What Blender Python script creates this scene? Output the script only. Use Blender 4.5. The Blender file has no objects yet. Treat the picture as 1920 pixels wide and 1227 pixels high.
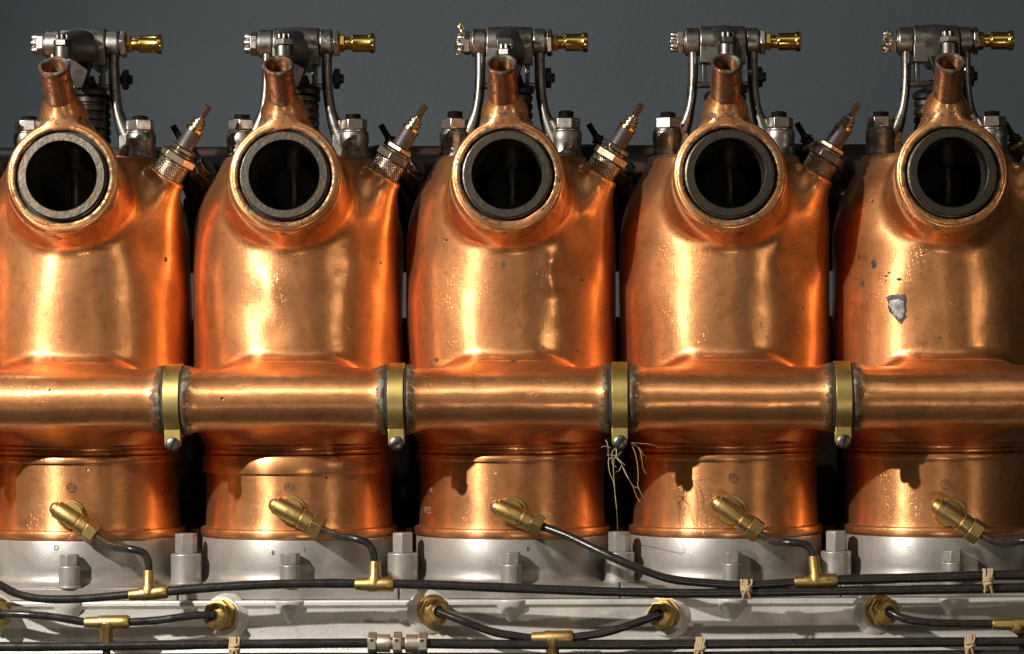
import bpy, math, random
import numpy as np
from mathutils import Vector, Matrix

# ---------------------------------------------------------------- units
U = 0.000425          # one design unit (about a photo pixel at the cylinder axes) in metres
D = 5400.0            # camera distance to the cylinder axes, in units
CX, CY = 1110.0, 705.0
ROLL = 0.0042
AX0, PITCH = 161.5, 399.0

sc = bpy.context.scene
col = sc.collection

# ---------------------------------------------------------------- camera
cam = bpy.data.cameras.new('camera')
cam.sensor_width = 36.0
cam.lens = 36.0 * D / 1920.0
cam.shift_x = (960.0 - CX) / 1920.0
cam.shift_y = -(613.5 - CY) / 1920.0
cam.clip_start = 0.05
cam.clip_end = 50.0
camo = bpy.data.objects.new('camera', cam)
camo.location = (0, -D * U, 0)
camo.rotation_euler = (math.pi / 2, ROLL, 0)
col.objects.link(camo)
sc.camera = camo

# ---------------------------------------------------------------- world + lamps
w = bpy.data.worlds.new('World')
sc.world = w
w.use_nodes = True
w.node_tree.nodes['Background'].inputs[0].default_value = (1.0, 0.93, 0.86, 1)
w.node_tree.nodes['Background'].inputs[1].default_value = 0.028


def spot(name, x, y, d, aim, power, color, radius, size=60, blend=0.6):
    L = bpy.data.lights.new(name, 'SPOT')
    L.energy = power
    L.color = color
    L.shadow_soft_size = radius
    L.spot_size = math.radians(size)
    L.spot_blend = blend
    o = bpy.data.objects.new(name, L)
    p = Vector(((x - CX) * U, -d * U, (CY - y) * U))
    a = Vector(((aim[0] - CX) * U, -aim[2] * U, (CY - aim[1]) * U))
    o.location = p
    o.rotation_euler = (a - p).to_track_quat('-Z', 'Y').to_euler()
    col.objects.link(o)
    return o


spot('key_spotlight', -1500, -880, 2600, (760, 650, 100), 155, (1.0, 0.94, 0.88), 0.018, 78, 0.8)
spot('side_spotlight', 5200, 150, 4600, (900, 650, 100), 14, (1.0, 0.86, 0.68), 0.05, 50, 0.6)
spot('low_streak_fill', 1500, 2500, 4700, (900, 650, 100), 10, (1.0, 0.86, 0.70), 0.04, 50, 0.6)  # added low fill, draws the lower streak along the water pipe
spot('wall_spotlight', -900, -2600, -700, (300, 300, -2200), 16, (0.80, 0.92, 1.0), 0.15, 110, 1.0)

A = bpy.data.lights.new('added_soft_fill', 'AREA')  # added soft fill above the front, gives the copper broad reflections
A.shape = 'RECTANGLE'
A.size, A.size_y = 2.2, 0.7
A.energy = 4
A.color = (1.0, 0.93, 0.84)
ao = bpy.data.objects.new('added_soft_fill', A)
ao.location = ((700 - CX) * U, -4200 * U, (CY + 2900) * U)
ao.rotation_euler = (Vector((0, 0, -0.1)) - Vector(ao.location)).to_track_quat('-Z', 'Y').to_euler()
col.objects.link(ao)

vs = sc.view_settings
vs.view_transform = 'Standard'
vs.look = 'None'
vs.exposure = 0.08
vs.gamma = 1.0
sc.cycles.max_bounces = 10
sc.cycles.glossy_bounces = 7
sc.cycles.diffuse_bounces = 4
sc.cycles.sample_clamp_indirect = 6.0
sc.cycles.blur_glossy = 0.3
sc.cycles.use_denoising = True

# ---------------------------------------------------------------- coordinate helpers


def W(x, y, d):
    """design position (x right, y down as in the photo, d toward the viewer) -> right-handed units"""
    return np.array([x - CX, -d, CY - y], float)


def V(x, y, d):
    """design direction -> right-handed direction"""
    v = np.array([x, -d, -y], float)
    return v / np.linalg.norm(v)


def PS(sx, sy, d):
    """photo pixel at known depth d -> design position (x, y, d)"""
    u, v = sx - CX, sy - CY
    c, s = math.cos(ROLL), math.sin(ROLL)
    a, b = u * c - v * s, u * s + v * c
    k = 1 - d / D
    return (CX + a * k, CY + b * k, d)


def P(sx, sy, d):
    return W(*PS(sx, sy, d))


# ---------------------------------------------------------------- mesh builder
def frame(axis):
    a = np.array(axis, float)
    a /= np.linalg.norm(a)
    h = np.array([0, 0, 1.0]) if abs(a[2]) < 0.9 else np.array([0, 1.0, 0])
    e1 = np.cross(h, a)
    e1 /= np.linalg.norm(e1)
    e2 = np.cross(a, e1)
    return e1, e2, a


class MB:
    def __init__(self):
        self.v = []
        self.f = []

    def add(self, vs_, fs):
        n = len(self.v)
        self.v.extend([tuple(p) for p in vs_])
        self.f.extend([tuple(i + n for i in f) for f in fs])
        return self

    def lathe(self, p0, axis, prof, seg=40, rot=0.0, warp=None, cap0=True, cap1=True):
        """prof: list of (t, r) along axis; warp(phi,t,r)->r"""
        e1, e2, a = frame(axis)
        p0 = np.array(p0, float)
        vs_ = []
        for t, r in prof:
            for k in range(seg):
                ph = rot + 2 * math.pi * k / seg
                rr = warp(ph, t, r) if warp else r
                vs_.append(p0 + a * t + (e1 * math.cos(ph) + e2 * math.sin(ph)) * rr)
        fs = []
        for j in range(len(prof) - 1):
            for k in range(seg):
                k2 = (k + 1) % seg
                fs.append((j * seg + k, j * seg + k2, (j + 1) * seg + k2, (j + 1) * seg + k))
        if cap0:
            fs.append(tuple(range(seg - 1, -1, -1)))
        if cap1:
            n = (len(prof) - 1) * seg
            fs.append(tuple(n + k for k in range(seg)))
        return self.add(vs_, fs)

    def ring(self, p0, axis, prof, seg=48):
        """closed profile revolved (solid ring), prof goes counter-clockwise in (t, r)"""
        e1, e2, a = frame(axis)
        p0 = np.array(p0, float)
        n = len(prof)
        vs_ = [p0 + a * t + (e1 * math.cos(2 * math.pi * k / seg) + e2 * math.sin(2 * math.pi * k / seg)) * r
               for t, r in prof for k in range(seg)]
        fs = []
        for j in range(n):
            j2 = (j + 1) % n
            for k in range(seg):
                k2 = (k + 1) % seg
                fs.append((j * seg + k, j * seg + k2, j2 * seg + k2, j2 * seg + k))
        return self.add(vs_, fs)

    def hexa(self, p0, axis, r, t0, t1, rot=0.0, ch=0.12):
        """chamfered hexagonal nut: 12-gon shrink at both faces"""
        c = r * ch
        self.lathe(p0, axis, [(t0, r - c * 1.2), (t0 + c * 0.6, r), (t1 - c * 0.6, r), (t1, r - c * 1.2)], 6, rot)
        return self

    def tube(self, pts, r, seg=10, sub=6, smooth=True):
        pts = [np.array(p, float) for p in pts]
        if smooth and len(pts) > 2:
            q = [2 * pts[0] - pts[1]] + pts + [2 * pts[-1] - pts[-2]]
            out = []
            for i in range(1, len(q) - 2):
                for k in range(sub):
                    t = k / sub
                    a, b, c, d_ = q[i - 1], q[i], q[i + 1], q[i + 2]
                    out.append(0.5 * (2 * b + (c - a) * t + (2 * a - 5 * b + 4 * c - d_) * t * t + (3 * b - a - 3 * c + d_) * t ** 3))
            out.append(pts[-1])
            pts = out
        n = len(pts)
        tang = [(pts[min(i + 1, n - 1)] - pts[max(i - 1, 0)]) for i in range(n)]
        e1, e2, a = frame(tang[0])
        vs_ = []
        for i in range(n):
            t = tang[i] / np.linalg.norm(tang[i])
            e1 = e1 - t * e1.dot(t)
            e1 /= np.linalg.norm(e1)
            e2 = np.cross(t, e1)
            rr = r(i / (n - 1)) if callable(r) else r
            ra, rb = rr if isinstance(rr, tuple) else (rr, rr)
            for k in range(seg):
                ph = 2 * math.pi * k / seg
                vs_.append(pts[i] + e1 * math.cos(ph) * ra + e2 * math.sin(ph) * rb)
        fs = []
        for j in range(n - 1):
            for k in range(seg):
                k2 = (k + 1) % seg
                fs.append((j * seg + k, j * seg + k2, (j + 1) * seg + k2, (j + 1) * seg + k))
        fs.append(tuple(range(seg - 1, -1, -1)))
        fs.append(tuple((n - 1) * seg + k for k in range(seg)))
        return self.add(vs_, fs)

    def prism(self, poly, origin, ex, ey, ez, h):
        """poly in (ex,ey), extruded along ez by h from origin; poly counter-clockwise seen from +ez"""
        o = np.array(origin, float)
        n = len(poly)
        vs_ = [o + ex * a + ey * b for a, b in poly] + [o + ex * a + ey * b + ez * h for a, b in poly]
        fs = [tuple(range(n - 1, -1, -1)), tuple(range(n, 2 * n))]
        for k in range(n):
            k2 = (k + 1) % n
            fs.append((k, k2, n + k2, n + k))
        return self.add(vs_, fs)

    def box(self, x0, x1, y0, y1, d0, d1):
        """axis-aligned box in design coordinates"""
        poly = [(x0, -d1), (x1, -d1), (x1, -d0), (x0, -d0)]
        return self.prism(poly, np.array([-CX, 0, CY - y1]), np.array([1.0, 0, 0]), np.array([0, 1.0, 0]), np.array([0, 0, 1.0]), y1 - y0)

    def loft(self, sections):
        n = len(sections[0])
        vs_ = [p for s in sections for p in s]
        fs = []
        for j in range(len(sections) - 1):
            for k in range(n):
                k2 = (k + 1) % n
                fs.append((j * n + k, j * n + k2, (j + 1) * n + k2, (j + 1) * n + k))
        fs.append(tuple(range(n - 1, -1, -1)))
        fs.append(tuple((len(sections) - 1) * n + k for k in range(n)))
        return self.add(vs_, fs)

    def build(self, name, mat, parent=None, bevel=0.0, angle=38, smooth=True):
        me = bpy.data.meshes.new(name)
        me.from_pydata([tuple(c * U for c in p) for p in self.v], [], self.f)
        me.materials.append(M[mat])
        finish(me, angle, smooth)
        o = bpy.data.objects.new(name, me)
        col.objects.link(o)
        if bevel:
            b = o.modifiers.new('bevel', 'BEVEL')
            b.width = bevel * U
            b.segments = 2
            b.limit_method = 'ANGLE'
            b.angle_limit = math.radians(40)
            b.harden_normals = False
        if parent:
            o.parent = parent
        return o


def finish(me, angle=38, smooth=True):
    import bmesh
    bm = bmesh.new()
    bm.from_mesh(me)
    bmesh.ops.recalc_face_normals(bm, faces=bm.faces)
    bm.to_mesh(me)
    bm.free()
    if smooth:
        me.polygons.foreach_set('use_smooth', [True] * len(me.polygons))
        me.set_sharp_from_angle(angle=math.radians(angle))
    me.update()


def empty(name, loc=(0, 0, 0)):
    o = bpy.data.objects.new(name, None)
    o.empty_display_size = 0.02
    o.location = loc
    col.objects.link(o)
    return o


# ---------------------------------------------------------------- materials
M = {}
TS = 1.0 / (100 * U)     # texture space: one unit = 100 design units


class NT:
    def __init__(self, name):
        m = bpy.data.materials.new(name)
        m.use_nodes = True
        self.m = m
        self.t = m.node_tree
        for n in list(self.t.nodes):
            self.t.nodes.remove(n)
        self.out = self.n('ShaderNodeOutputMaterial')
        M[name] = m

    def n(self, typ, **kw):
        nd = self.t.nodes.new(typ)
        for k, v in kw.items():
            setattr(nd, k, v)
        return nd

    def link(self, a, b):
        self.t.links.new(a, b)

    def coords(self, scale=(1, 1, 1), off=(0, 0, 0)):
        tc = self.n('ShaderNodeNewGeometry')
        mp = self.n('ShaderNodeMapping')
        mp.inputs['Scale'].default_value = tuple(TS * s for s in scale)
        mp.inputs['Location'].default_value = off
        self.link(tc.outputs['Position'], mp.inputs['Vector'])
        return mp.outputs['Vector']

    def noise(self, vec, scale, detail=3, rough=0.55, dist=0.0):
        nd = self.n('ShaderNodeTexNoise')
        nd.inputs['Scale'].default_value = scale
        nd.inputs['Detail'].default_value = detail
        nd.inputs['Roughness'].default_value = rough
        nd.inputs['Distortion'].default_value = dist
        self.link(vec, nd.inputs['Vector'])
        return nd.outputs[0]

    def ramp(self, fac, a, b, lo=0.0, hi=1.0):
        r = self.n('ShaderNodeMapRange')
        r.inputs['From Min'].default_value = a
        r.inputs['From Max'].default_value = b
        r.inputs['To Min'].default_value = lo
        r.inputs['To Max'].default_value = hi
        self.link(fac, r.inputs['Value'])
        return r.outputs[0]

    def math(self, op, a, b=None):
        nd = self.n('ShaderNodeMath', operation=op)
        for i, x in enumerate((a, b)):
            if x is None:
                continue
            if isinstance(x, (int, float)):
                nd.inputs[i].default_value = x
            else:
                self.link(x, nd.inputs[i])
        return nd.outputs[0]

    def mix(self, fac, a, b):
        nd = self.n('ShaderNodeMix', data_type='RGBA')
        if isinstance(fac, (int, float)):
            nd.inputs[0].default_value = fac
        else:
            self.link(fac, nd.inputs[0])
        for i, x in ((6, a), (7, b)):
            if isinstance(x, tuple):
                nd.inputs[i].default_value = (*x, 1)
            else:
                self.link(x, nd.inputs[i])
        return nd.outputs[2]

    def bump(self, h, strength, dist, prev=None):
        b = self.n('ShaderNodeBump')
        b.inputs['Strength'].default_value = strength
        b.inputs['Distance'].default_value = dist * U
        self.link(h, b.inputs['Height'])
        if prev is not None:
            self.link(prev, b.inputs['Normal'])
        return b.outputs[0]

    def bsdf(self, color, rough, metal=1.0, normal=None, spec=0.5):
        p = self.n('ShaderNodeBsdfPrincipled')
        p.inputs['Metallic'].default_value = metal if isinstance(metal, (int, float)) else 0
        if not isinstance(metal, (int, float)):
            self.link(metal, p.inputs['Metallic'])
        p.inputs['Specular IOR Level'].default_value = spec
        if isinstance(color, tuple):
            p.inputs['Base Color'].default_value = (*color, 1)
        else:
            self.link(color, p.inputs['Base Color'])
        if isinstance(rough, (int, float)):
            p.inputs['Roughness'].default_value = rough
        else:
            self.link(rough, p.inputs['Roughness'])
        if normal is not None:
            self.link(normal, p.inputs['Normal'])
        return p.outputs[0]

    def surf(self, s):
        self.link(s, self.out.inputs['Surface'])


def copper(name, tint=(0.82, 0.392, 0.16), dark=(0.46, 0.185, 0.065), r0=0.13, wear=True, mixf=0.55):
    t = NT(name)
    v = t.coords()
    big = t.noise(v, 0.9, 4, 0.6, 0.4)
    mid = t.noise(v, 5.0, 5, 0.65)
    c = t.mix(t.ramp(big, 0.40, 0.72, 0, 0.7), tint, dark)
    c = t.mix(t.ramp(mid, 0.50, 0.72, 0, 0.62), c, dark)
    # fine tarnish freckles and pits
    fr = t.noise(v, 42, 2, 0.6)
    zone = t.ramp(t.noise(t.coords(off=(3.1, 1.7, 0.4)), 1.3, 4, 0.7), 0.47, 0.80)
    frk = t.math('MULTIPLY', t.ramp(fr, 0.60, 0.68), zone)
    c = t.mix(t.math('MULTIPLY', frk, 0.75), c, (0.26, 0.09, 0.04))
    vor = t.n('ShaderNodeTexVoronoi')
    vor.inputs['Scale'].default_value = 2.3
    t.link(v, vor.inputs['Vector'])
    sel = t.n('ShaderNodeSeparateColor')
    t.link(vor.outputs['Color'], sel.inputs[0])
    pit = t.math('MULTIPLY', t.ramp(vor.outputs['Distance'], 0.075, 0.045), t.ramp(sel.outputs[0], 0.80, 0.82))
    c = t.mix(t.math('MULTIPLY', pit, 0.85), c, (0.05, 0.025, 0.015))
    rough = t.ramp(big, 0.3, 0.75, r0, r0 + 0.16)
    metal = 1.0
    if wear:
        at = t.n('ShaderNodeAttribute', attribute_name='wear')
        wn = t.noise(t.coords((1, 1, 1)), 9.0, 6, 0.72, 0.6)
        k = t.ramp(t.math('ADD', wn, t.math('MULTIPLY', at.outputs['Fac'], 0.34)), 0.74, 0.84)
        vg = t.ramp(t.noise(t.coords(off=(9, 2, 5)), 6, 3), 0.52, 0.62)
        cc = t.mix(vg, (0.040, 0.026, 0.018), (0.10, 0.18, 0.14))
        c = t.mix(t.math('MULTIPLY', k, 0.88), c, cc)
        rough = t.math('ADD', rough, t.math('MULTIPLY', k, 0.35))
        metal = t.math('SUBTRACT', 1.0, t.math('MULTIPLY', k, 0.45))
    # scratches left by wiping round the axis, fine sparkle where the surface is rough
    s1 = t.noise(t.coords((1.2, 1.2, 26)), 3.0, 3, 0.6, 0.25)
    s2 = t.noise(t.coords((20, 8, 3.2), (5, 5, 5)), 2.4, 3, 0.6, 0.5)
    fine = t.noise(v, 50, 2, 0.6)
    n = t.bump(t.noise(v, 2.2, 3, 0.5), 0.22, 3.0)
    n = t.bump(s1, 0.10, 1.0, n)
    n = t.bump(s2, 0.11, 1.0, n)
    # hairline scratches: thin contour lines of a slow noise, kept only here and there
    for off, scl, lvl in (((7, 1, 3), 1.1, 0.47),):
        hn_ = t.noise(t.coords((1, 1, 0.75), off), scl, 1.5, 0.5, 0.8)
        ln = t.ramp(t.math('ABSOLUTE', t.math('SUBTRACT', hn_, lvl)), 0.0045, 0.0015)
        keep = t.ramp(t.noise(t.coords(off=(off[2], off[0], off[1])), 1.9, 3, 0.6), 0.54, 0.62)
        ln = t.math('MULTIPLY', ln, keep)
        c = t.mix(t.math('MULTIPLY', ln, 0.16), c, (0.93, 0.66, 0.44))
        n = t.bump(ln, 0.10, 0.9, n)
    vs_ = t.n('ShaderNodeTexVoronoi')
    vs_.inputs['Scale'].default_value = 34.0
    t.link(v, vs_.inputs['Vector'])
    vsel = t.n('ShaderNodeSeparateColor')
    t.link(vs_.outputs['Color'], vsel.inputs[0])
    dot = t.math('MULTIPLY', t.ramp(vs_.outputs['Distance'], 0.42, 0.1), t.math('GREATER_THAN', vsel.outputs[1], 0.72))
    n = t.bump(t.math('MULTIPLY', dot, zone), 0.48, 1.3, n)
    n = t.bump(t.math('MULTIPLY', fine, zone), 0.12, 1.2, n)
    n = t.bump(t.noise(v, 38, 3, 0.7), 0.12, 1.0, n)
    rough = t.math('ADD', rough, t.ramp(s1, 0.35, 0.7, -0.03, 0.07))
    c = t.mix(t.ramp(s2, 0.58, 0.72, 0, 0.14), c, (0.90, 0.56, 0.32))
    c = t.mix(t.ramp(t.noise(t.coords((26, 26, 1.4), (2, 3, 1)), 2.0, 3, 0.6, 0.3), 0.60, 0.72, 0, 0.25), c, dark)
    n = t.bump(t.math('MULTIPLY', pit, -1.0), 0.5, 2.0, n)
    a = t.bsdf(c, rough, metal, n)
    b = t.bsdf(c, t.math('ADD', rough, 0.15), metal, n)
    br_ = t.n('ShaderNodeAttribute', attribute_name='brush')
    pb_ = b.node
    pb_.inputs['Anisotropic'].default_value = 0.96
    t.link(br_.outputs['Vector'], pb_.inputs['Tangent'])
    mx = t.n('ShaderNodeMixShader')
    mx.inputs[0].default_value = mixf
    t.link(a, mx.inputs[1])
    t.link(b, mx.inputs[2])
    c3 = t.bsdf(c, 0.56, metal, n)
    m3 = t.n('ShaderNodeMixShader')
    m3.inputs[0].default_value = 0.36
    t.link(mx.outputs[0], m3.inputs[1])
    t.link(c3, m3.inputs[2])
    t.surf(m3.outputs[0])


copper('copper')
copper('copper_barrel', r0=0.13, wear=True)
copper('copper_spout', (0.50, 0.22, 0.105), (0.24, 0.095, 0.045), 0.24, wear=True)


def metal(name, c1, c2, rough, rvar=0.12, scale=4.0, bump=0.15, bdist=1.0, bscale=18, met=1.0, streak=None, spots=None, grime=0.0):
    t = NT(name)
    v = t.coords()
    a = t.noise(v, scale, 5, 0.62, 0.3)
    c = t.mix(t.ramp(a, 0.35, 0.7), c1, c2)
    if spots:
        c = t.mix(t.math('MULTIPLY', t.ramp(t.noise(t.coords(off=(4, 4, 4)), spots[0], 4, 0.7), spots[1], spots[1] + 0.06), spots[3]), c, spots[2])
    if grime:
        g = t.ramp(t.noise(t.coords((1, 1, 0.6), (6, 1, 8)), 1.3, 6, 0.68, 0.5), 0.50, 0.74)
        c = t.mix(t.math('MULTIPLY', g, grime), c, (0.13, 0.105, 0.075))
    r = t.ramp(a, 0.3, 0.75, rough, rough + rvar)
    b = t.noise(t.coords(streak or (1, 1, 1)), bscale, 4, 0.6)
    n = t.bump(b, bump, bdist)
    n = t.bump(t.noise(v, 3.0, 2), 0.2, 2.0, n)
    t.surf(t.bsdf(c, r, met, n))


metal('iron_ring', (0.135, 0.12, 0.098), (0.058, 0.05, 0.04), 0.32, 0.22, 6, 0.45, 1.4, 15, 1.0, None, (7, 0.56, (0.15, 0.095, 0.04), 0.7))
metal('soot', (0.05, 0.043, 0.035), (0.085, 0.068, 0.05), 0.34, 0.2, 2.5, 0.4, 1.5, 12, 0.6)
metal('steel', (0.35, 0.33, 0.295), (0.20, 0.185, 0.165), 0.34, 0.15, 3.0, 0.25, 0.8, 26, 1.0, None, (4.5, 0.54, (0.10, 0.085, 0.07), 0.75))
metal('steel_mid', (0.19, 0.178, 0.16), (0.10, 0.093, 0.083), 0.33, 0.18, 3.5, 0.25, 0.9, 22)
metal('steel_dark', (0.20, 0.185, 0.17), (0.10, 0.09, 0.08), 0.30, 0.18, 3.5, 0.25, 0.9, 22)
metal('steel_nut', (0.55, 0.51, 0.46), (0.34, 0.29, 0.24), 0.25, 0.18, 6, 0.22, 0.8, 24, 1.0, None, (10, 0.62, (0.14, 0.09, 0.06), 0.6))
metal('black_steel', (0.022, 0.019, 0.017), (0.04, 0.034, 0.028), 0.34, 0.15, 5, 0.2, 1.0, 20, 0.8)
metal('aluminium', (0.37, 0.35, 0.315), (0.29, 0.275, 0.245), 0.36, 0.14, 2.2, 0.26, 1.0, 34, 0.5, None, (16, 0.63, (0.20, 0.18, 0.15), 0.6), 0.38)
metal('cast_aluminium', (0.75, 0.725, 0.665), (0.60, 0.58, 0.525), 0.40, 0.14, 2.0, 0.45, 1.4, 24, 0.4, None, (13, 0.63, (0.30, 0.27, 0.22), 0.6), 0.34)
metal('plated_nickel', (0.60, 0.54, 0.44), (0.48, 0.42, 0.34), 0.36, 0.12, 5, 0.2, 0.8, 24, 0.9)
metal('brass', (0.57, 0.395, 0.15), (0.39, 0.26, 0.09), 0.37, 0.18, 5, 0.22, 0.8, 22, 1.0, None, (8, 0.58, (0.17, 0.11, 0.05), 0.65))
metal('brass_polished', (0.70, 0.50, 0.13), (0.55, 0.36, 0.08), 0.16, 0.12, 5, 0.12, 0.6, 22)
metal('brass_band', (0.72, 0.55, 0.19), (0.60, 0.44, 0.14), 0.36, 0.12, 4, 0.18, 0.6, 30, 1.0, (12, 1, 1))
metal('plug_shell', (0.34, 0.27, 0.19), (0.17, 0.13, 0.09), 0.27, 0.16, 6, 0.2, 0.8, 22, 1.0, None, (8, 0.6, (0.12, 0.08, 0.06), 0.6))
metal('plug_insulator', (0.040, 0.024, 0.022), (0.025, 0.015, 0.013), 0.48, 0.1, 5, 0.1, 0.6, 14, 0.0)
metal('enamel_tube', (0.020, 0.018, 0.016), (0.035, 0.030, 0.026), 0.21, 0.16, 5, 0.35, 1.0, 14, 0.25, None, (12, 0.66, (0.22, 0.18, 0.13), 0.65))
metal('rubber', (0.018, 0.017, 0.016), (0.035, 0.032, 0.030), 0.55, 0.2, 6, 0.6, 1.5, 26, 0.0)
metal('solder_dark', (0.075, 0.068, 0.058), (0.04, 0.037, 0.032), 0.45, 0.2, 8, 0.5, 1.2, 20, 0.6)
metal('solder_grey', (0.42, 0.42, 0.40), (0.16, 0.16, 0.15), 0.5, 0.2, 7, 0.9, 2.2, 10, 0.4, (2.4, 1, 1))
metal('stamp_mark', (0.16, 0.10, 0.06), (0.10, 0.06, 0.04), 0.45, 0.2, 8, 0.3, 1.0, 16, 0.6)
metal('stamp_pale', (0.62, 0.46, 0.36), (0.5, 0.33, 0.22), 0.45, 0.2, 8, 0.3, 1.0, 16, 0.6)
metal('old_paint', (0.052, 0.026, 0.016), (0.03, 0.018, 0.013), 0.38, 0.15, 2, 0.2, 1.0, 12, 0.2)
metal('twine', (0.56, 0.42, 0.24), (0.42, 0.30, 0.16), 0.85, 0.1, 10, 0.6, 1.6, 30, 0.0)
metal('thread_pale', (0.52, 0.42, 0.24), (0.36, 0.27, 0.14), 0.7, 0.1, 10, 0.4, 1.0, 30, 0.0)

# knurled shell: crossed fine grooves as relief
t = NT('knurled_shell')
v = t.coords()
wv1 = t.n('ShaderNodeTexWave')
wv1.inputs['Scale'].default_value = 9.0
t.link(t.coords((1, 1, 1)), wv1.inputs['Vector'])
mp2 = t.n('ShaderNodeMapping')
mp2.inputs['Rotation'].default_value = (0, math.radians(65), 0)
t.link(v, mp2.inputs['Vector'])
wv2 = t.n('ShaderNodeTexWave')
wv2.inputs['Scale'].default_value = 9.0
t.link(mp2.outputs[0], wv2.inputs['Vector'])
kn = t.bump(t.math('MULTIPLY', wv1.outputs['Fac'], wv2.outputs['Fac']), 0.9, 2.2)
t.surf(t.bsdf(t.mix(t.ramp(t.noise(v, 6, 4), 0.4, 0.65), (0.40, 0.34, 0.26), (0.22, 0.17, 0.12)), 0.27, 1.0, kn))

t = NT('wall_paint')
v = t.coords()
c = t.mix(t.ramp(t.noise(v, 0.25, 4), 0.3, 0.7), (0.062, 0.077, 0.086), (0.055, 0.069, 0.077))
n = t.bump(t.noise(v, 5.5, 5, 0.6), 0.24, 5.0)
t.surf(t.bsdf(c, 0.62, 0.0, n, 0.3))

# ---------------------------------------------------------------- signed distance helpers for the beaten copper jackets


def smin(a, b, k):
    h = np.clip(0.5 + 0.5 * (b - a) / k, 0, 1)
    return b * (1 - h) + a * h - k * h * (1 - h)


def smax(a, b, k):
    return -smin(-a, -b, k)


PORT_M = np.array([0.0, 343.0, 245.0])       # mouth centre (x, y, d)
TILT = math.radians(4)
PORT_A = np.array([0.0, -math.sin(TILT), math.cos(TILT)])
SP0 = np.array([-6.0, 222.0, 198.0])         # spout foot
SP1 = np.array([-8.0, 147.0, 268.0])         # spout mouth
PLUG0 = np.array([166.0, 333.0, 85.0])
PLUGD = np.array([0.523, -0.852, 0.06])
PLUGD /= np.linalg.norm(PLUGD)


def capsule(x, y, d, a, b, ra, rb):
    ba = b - a
    h = np.clip(((x - a[0]) * ba[0] + (y - a[1]) * ba[1] + (d - a[2]) * ba[2]) / ba.dot(ba), 0, 1)
    return np.sqrt((x - a[0] - ba[0] * h) ** 2 + (y - a[1] - ba[1] * h) ** 2 + (d - a[2] - ba[2] * h) ** 2) - (ra + (rb - ra) * h)


def capped(x, y, d, p, a, r, t0, t1, k):
    """cylinder along a from p between t0 and t1, edges rounded by k"""
    px, py, pd = x - p[0], y - p[1], d - p[2]
    tt = px * a[0] + py * a[1] + pd * a[2]
    rho = np.sqrt(np.maximum(px * px + py * py + pd * pd - tt * tt, 0))
    return smax(smax(rho - r, tt - t1, k), t0 - tt, k)


DENTS = {   # x, y (local), radius, depth (positive = pushed in), on the front half
    0: [(60, 500, 40, 5), (-90, 560, 60, 4)],
    1: [(118, 455, 30, 3), (146, 480, 26, 4), (66, 530, 42, 3), (-80, 470, 50, 4), (135, 395, 34, -6), (20, 640, 70, 2)],
    2: [(-30, 540, 26, -4), (-50, 480, 40, 4), (92, 500, 22, 2.5), (122, 520, 34, -3), (60, 580, 44, 3), (-20, 620, 30, 4), (150, 420, 30, -5), (-62, 590, 34, 3)],
    3: [(78, 500, 15, -5), (80, 540, 17, -5), (105, 520, 24, 6), (60, 560, 30, 3), (130, 450, 30, 6), (142, 405, 24, -7), (-60, 500, 60, 3), (84, 590, 24, -3)],
    4: [(118, 490, 26, 5), (95, 470, 16, -4), (150, 410, 30, -6), (-50, 470, 60, 3), (130, 560, 50, 3)],
    5: [(-50, 575, 30, 3), (30, 560, 50, 4), (110, 500, 40, 4), (-60, 480, 40, -4), (130, 420, 30, -5)],
}


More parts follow.
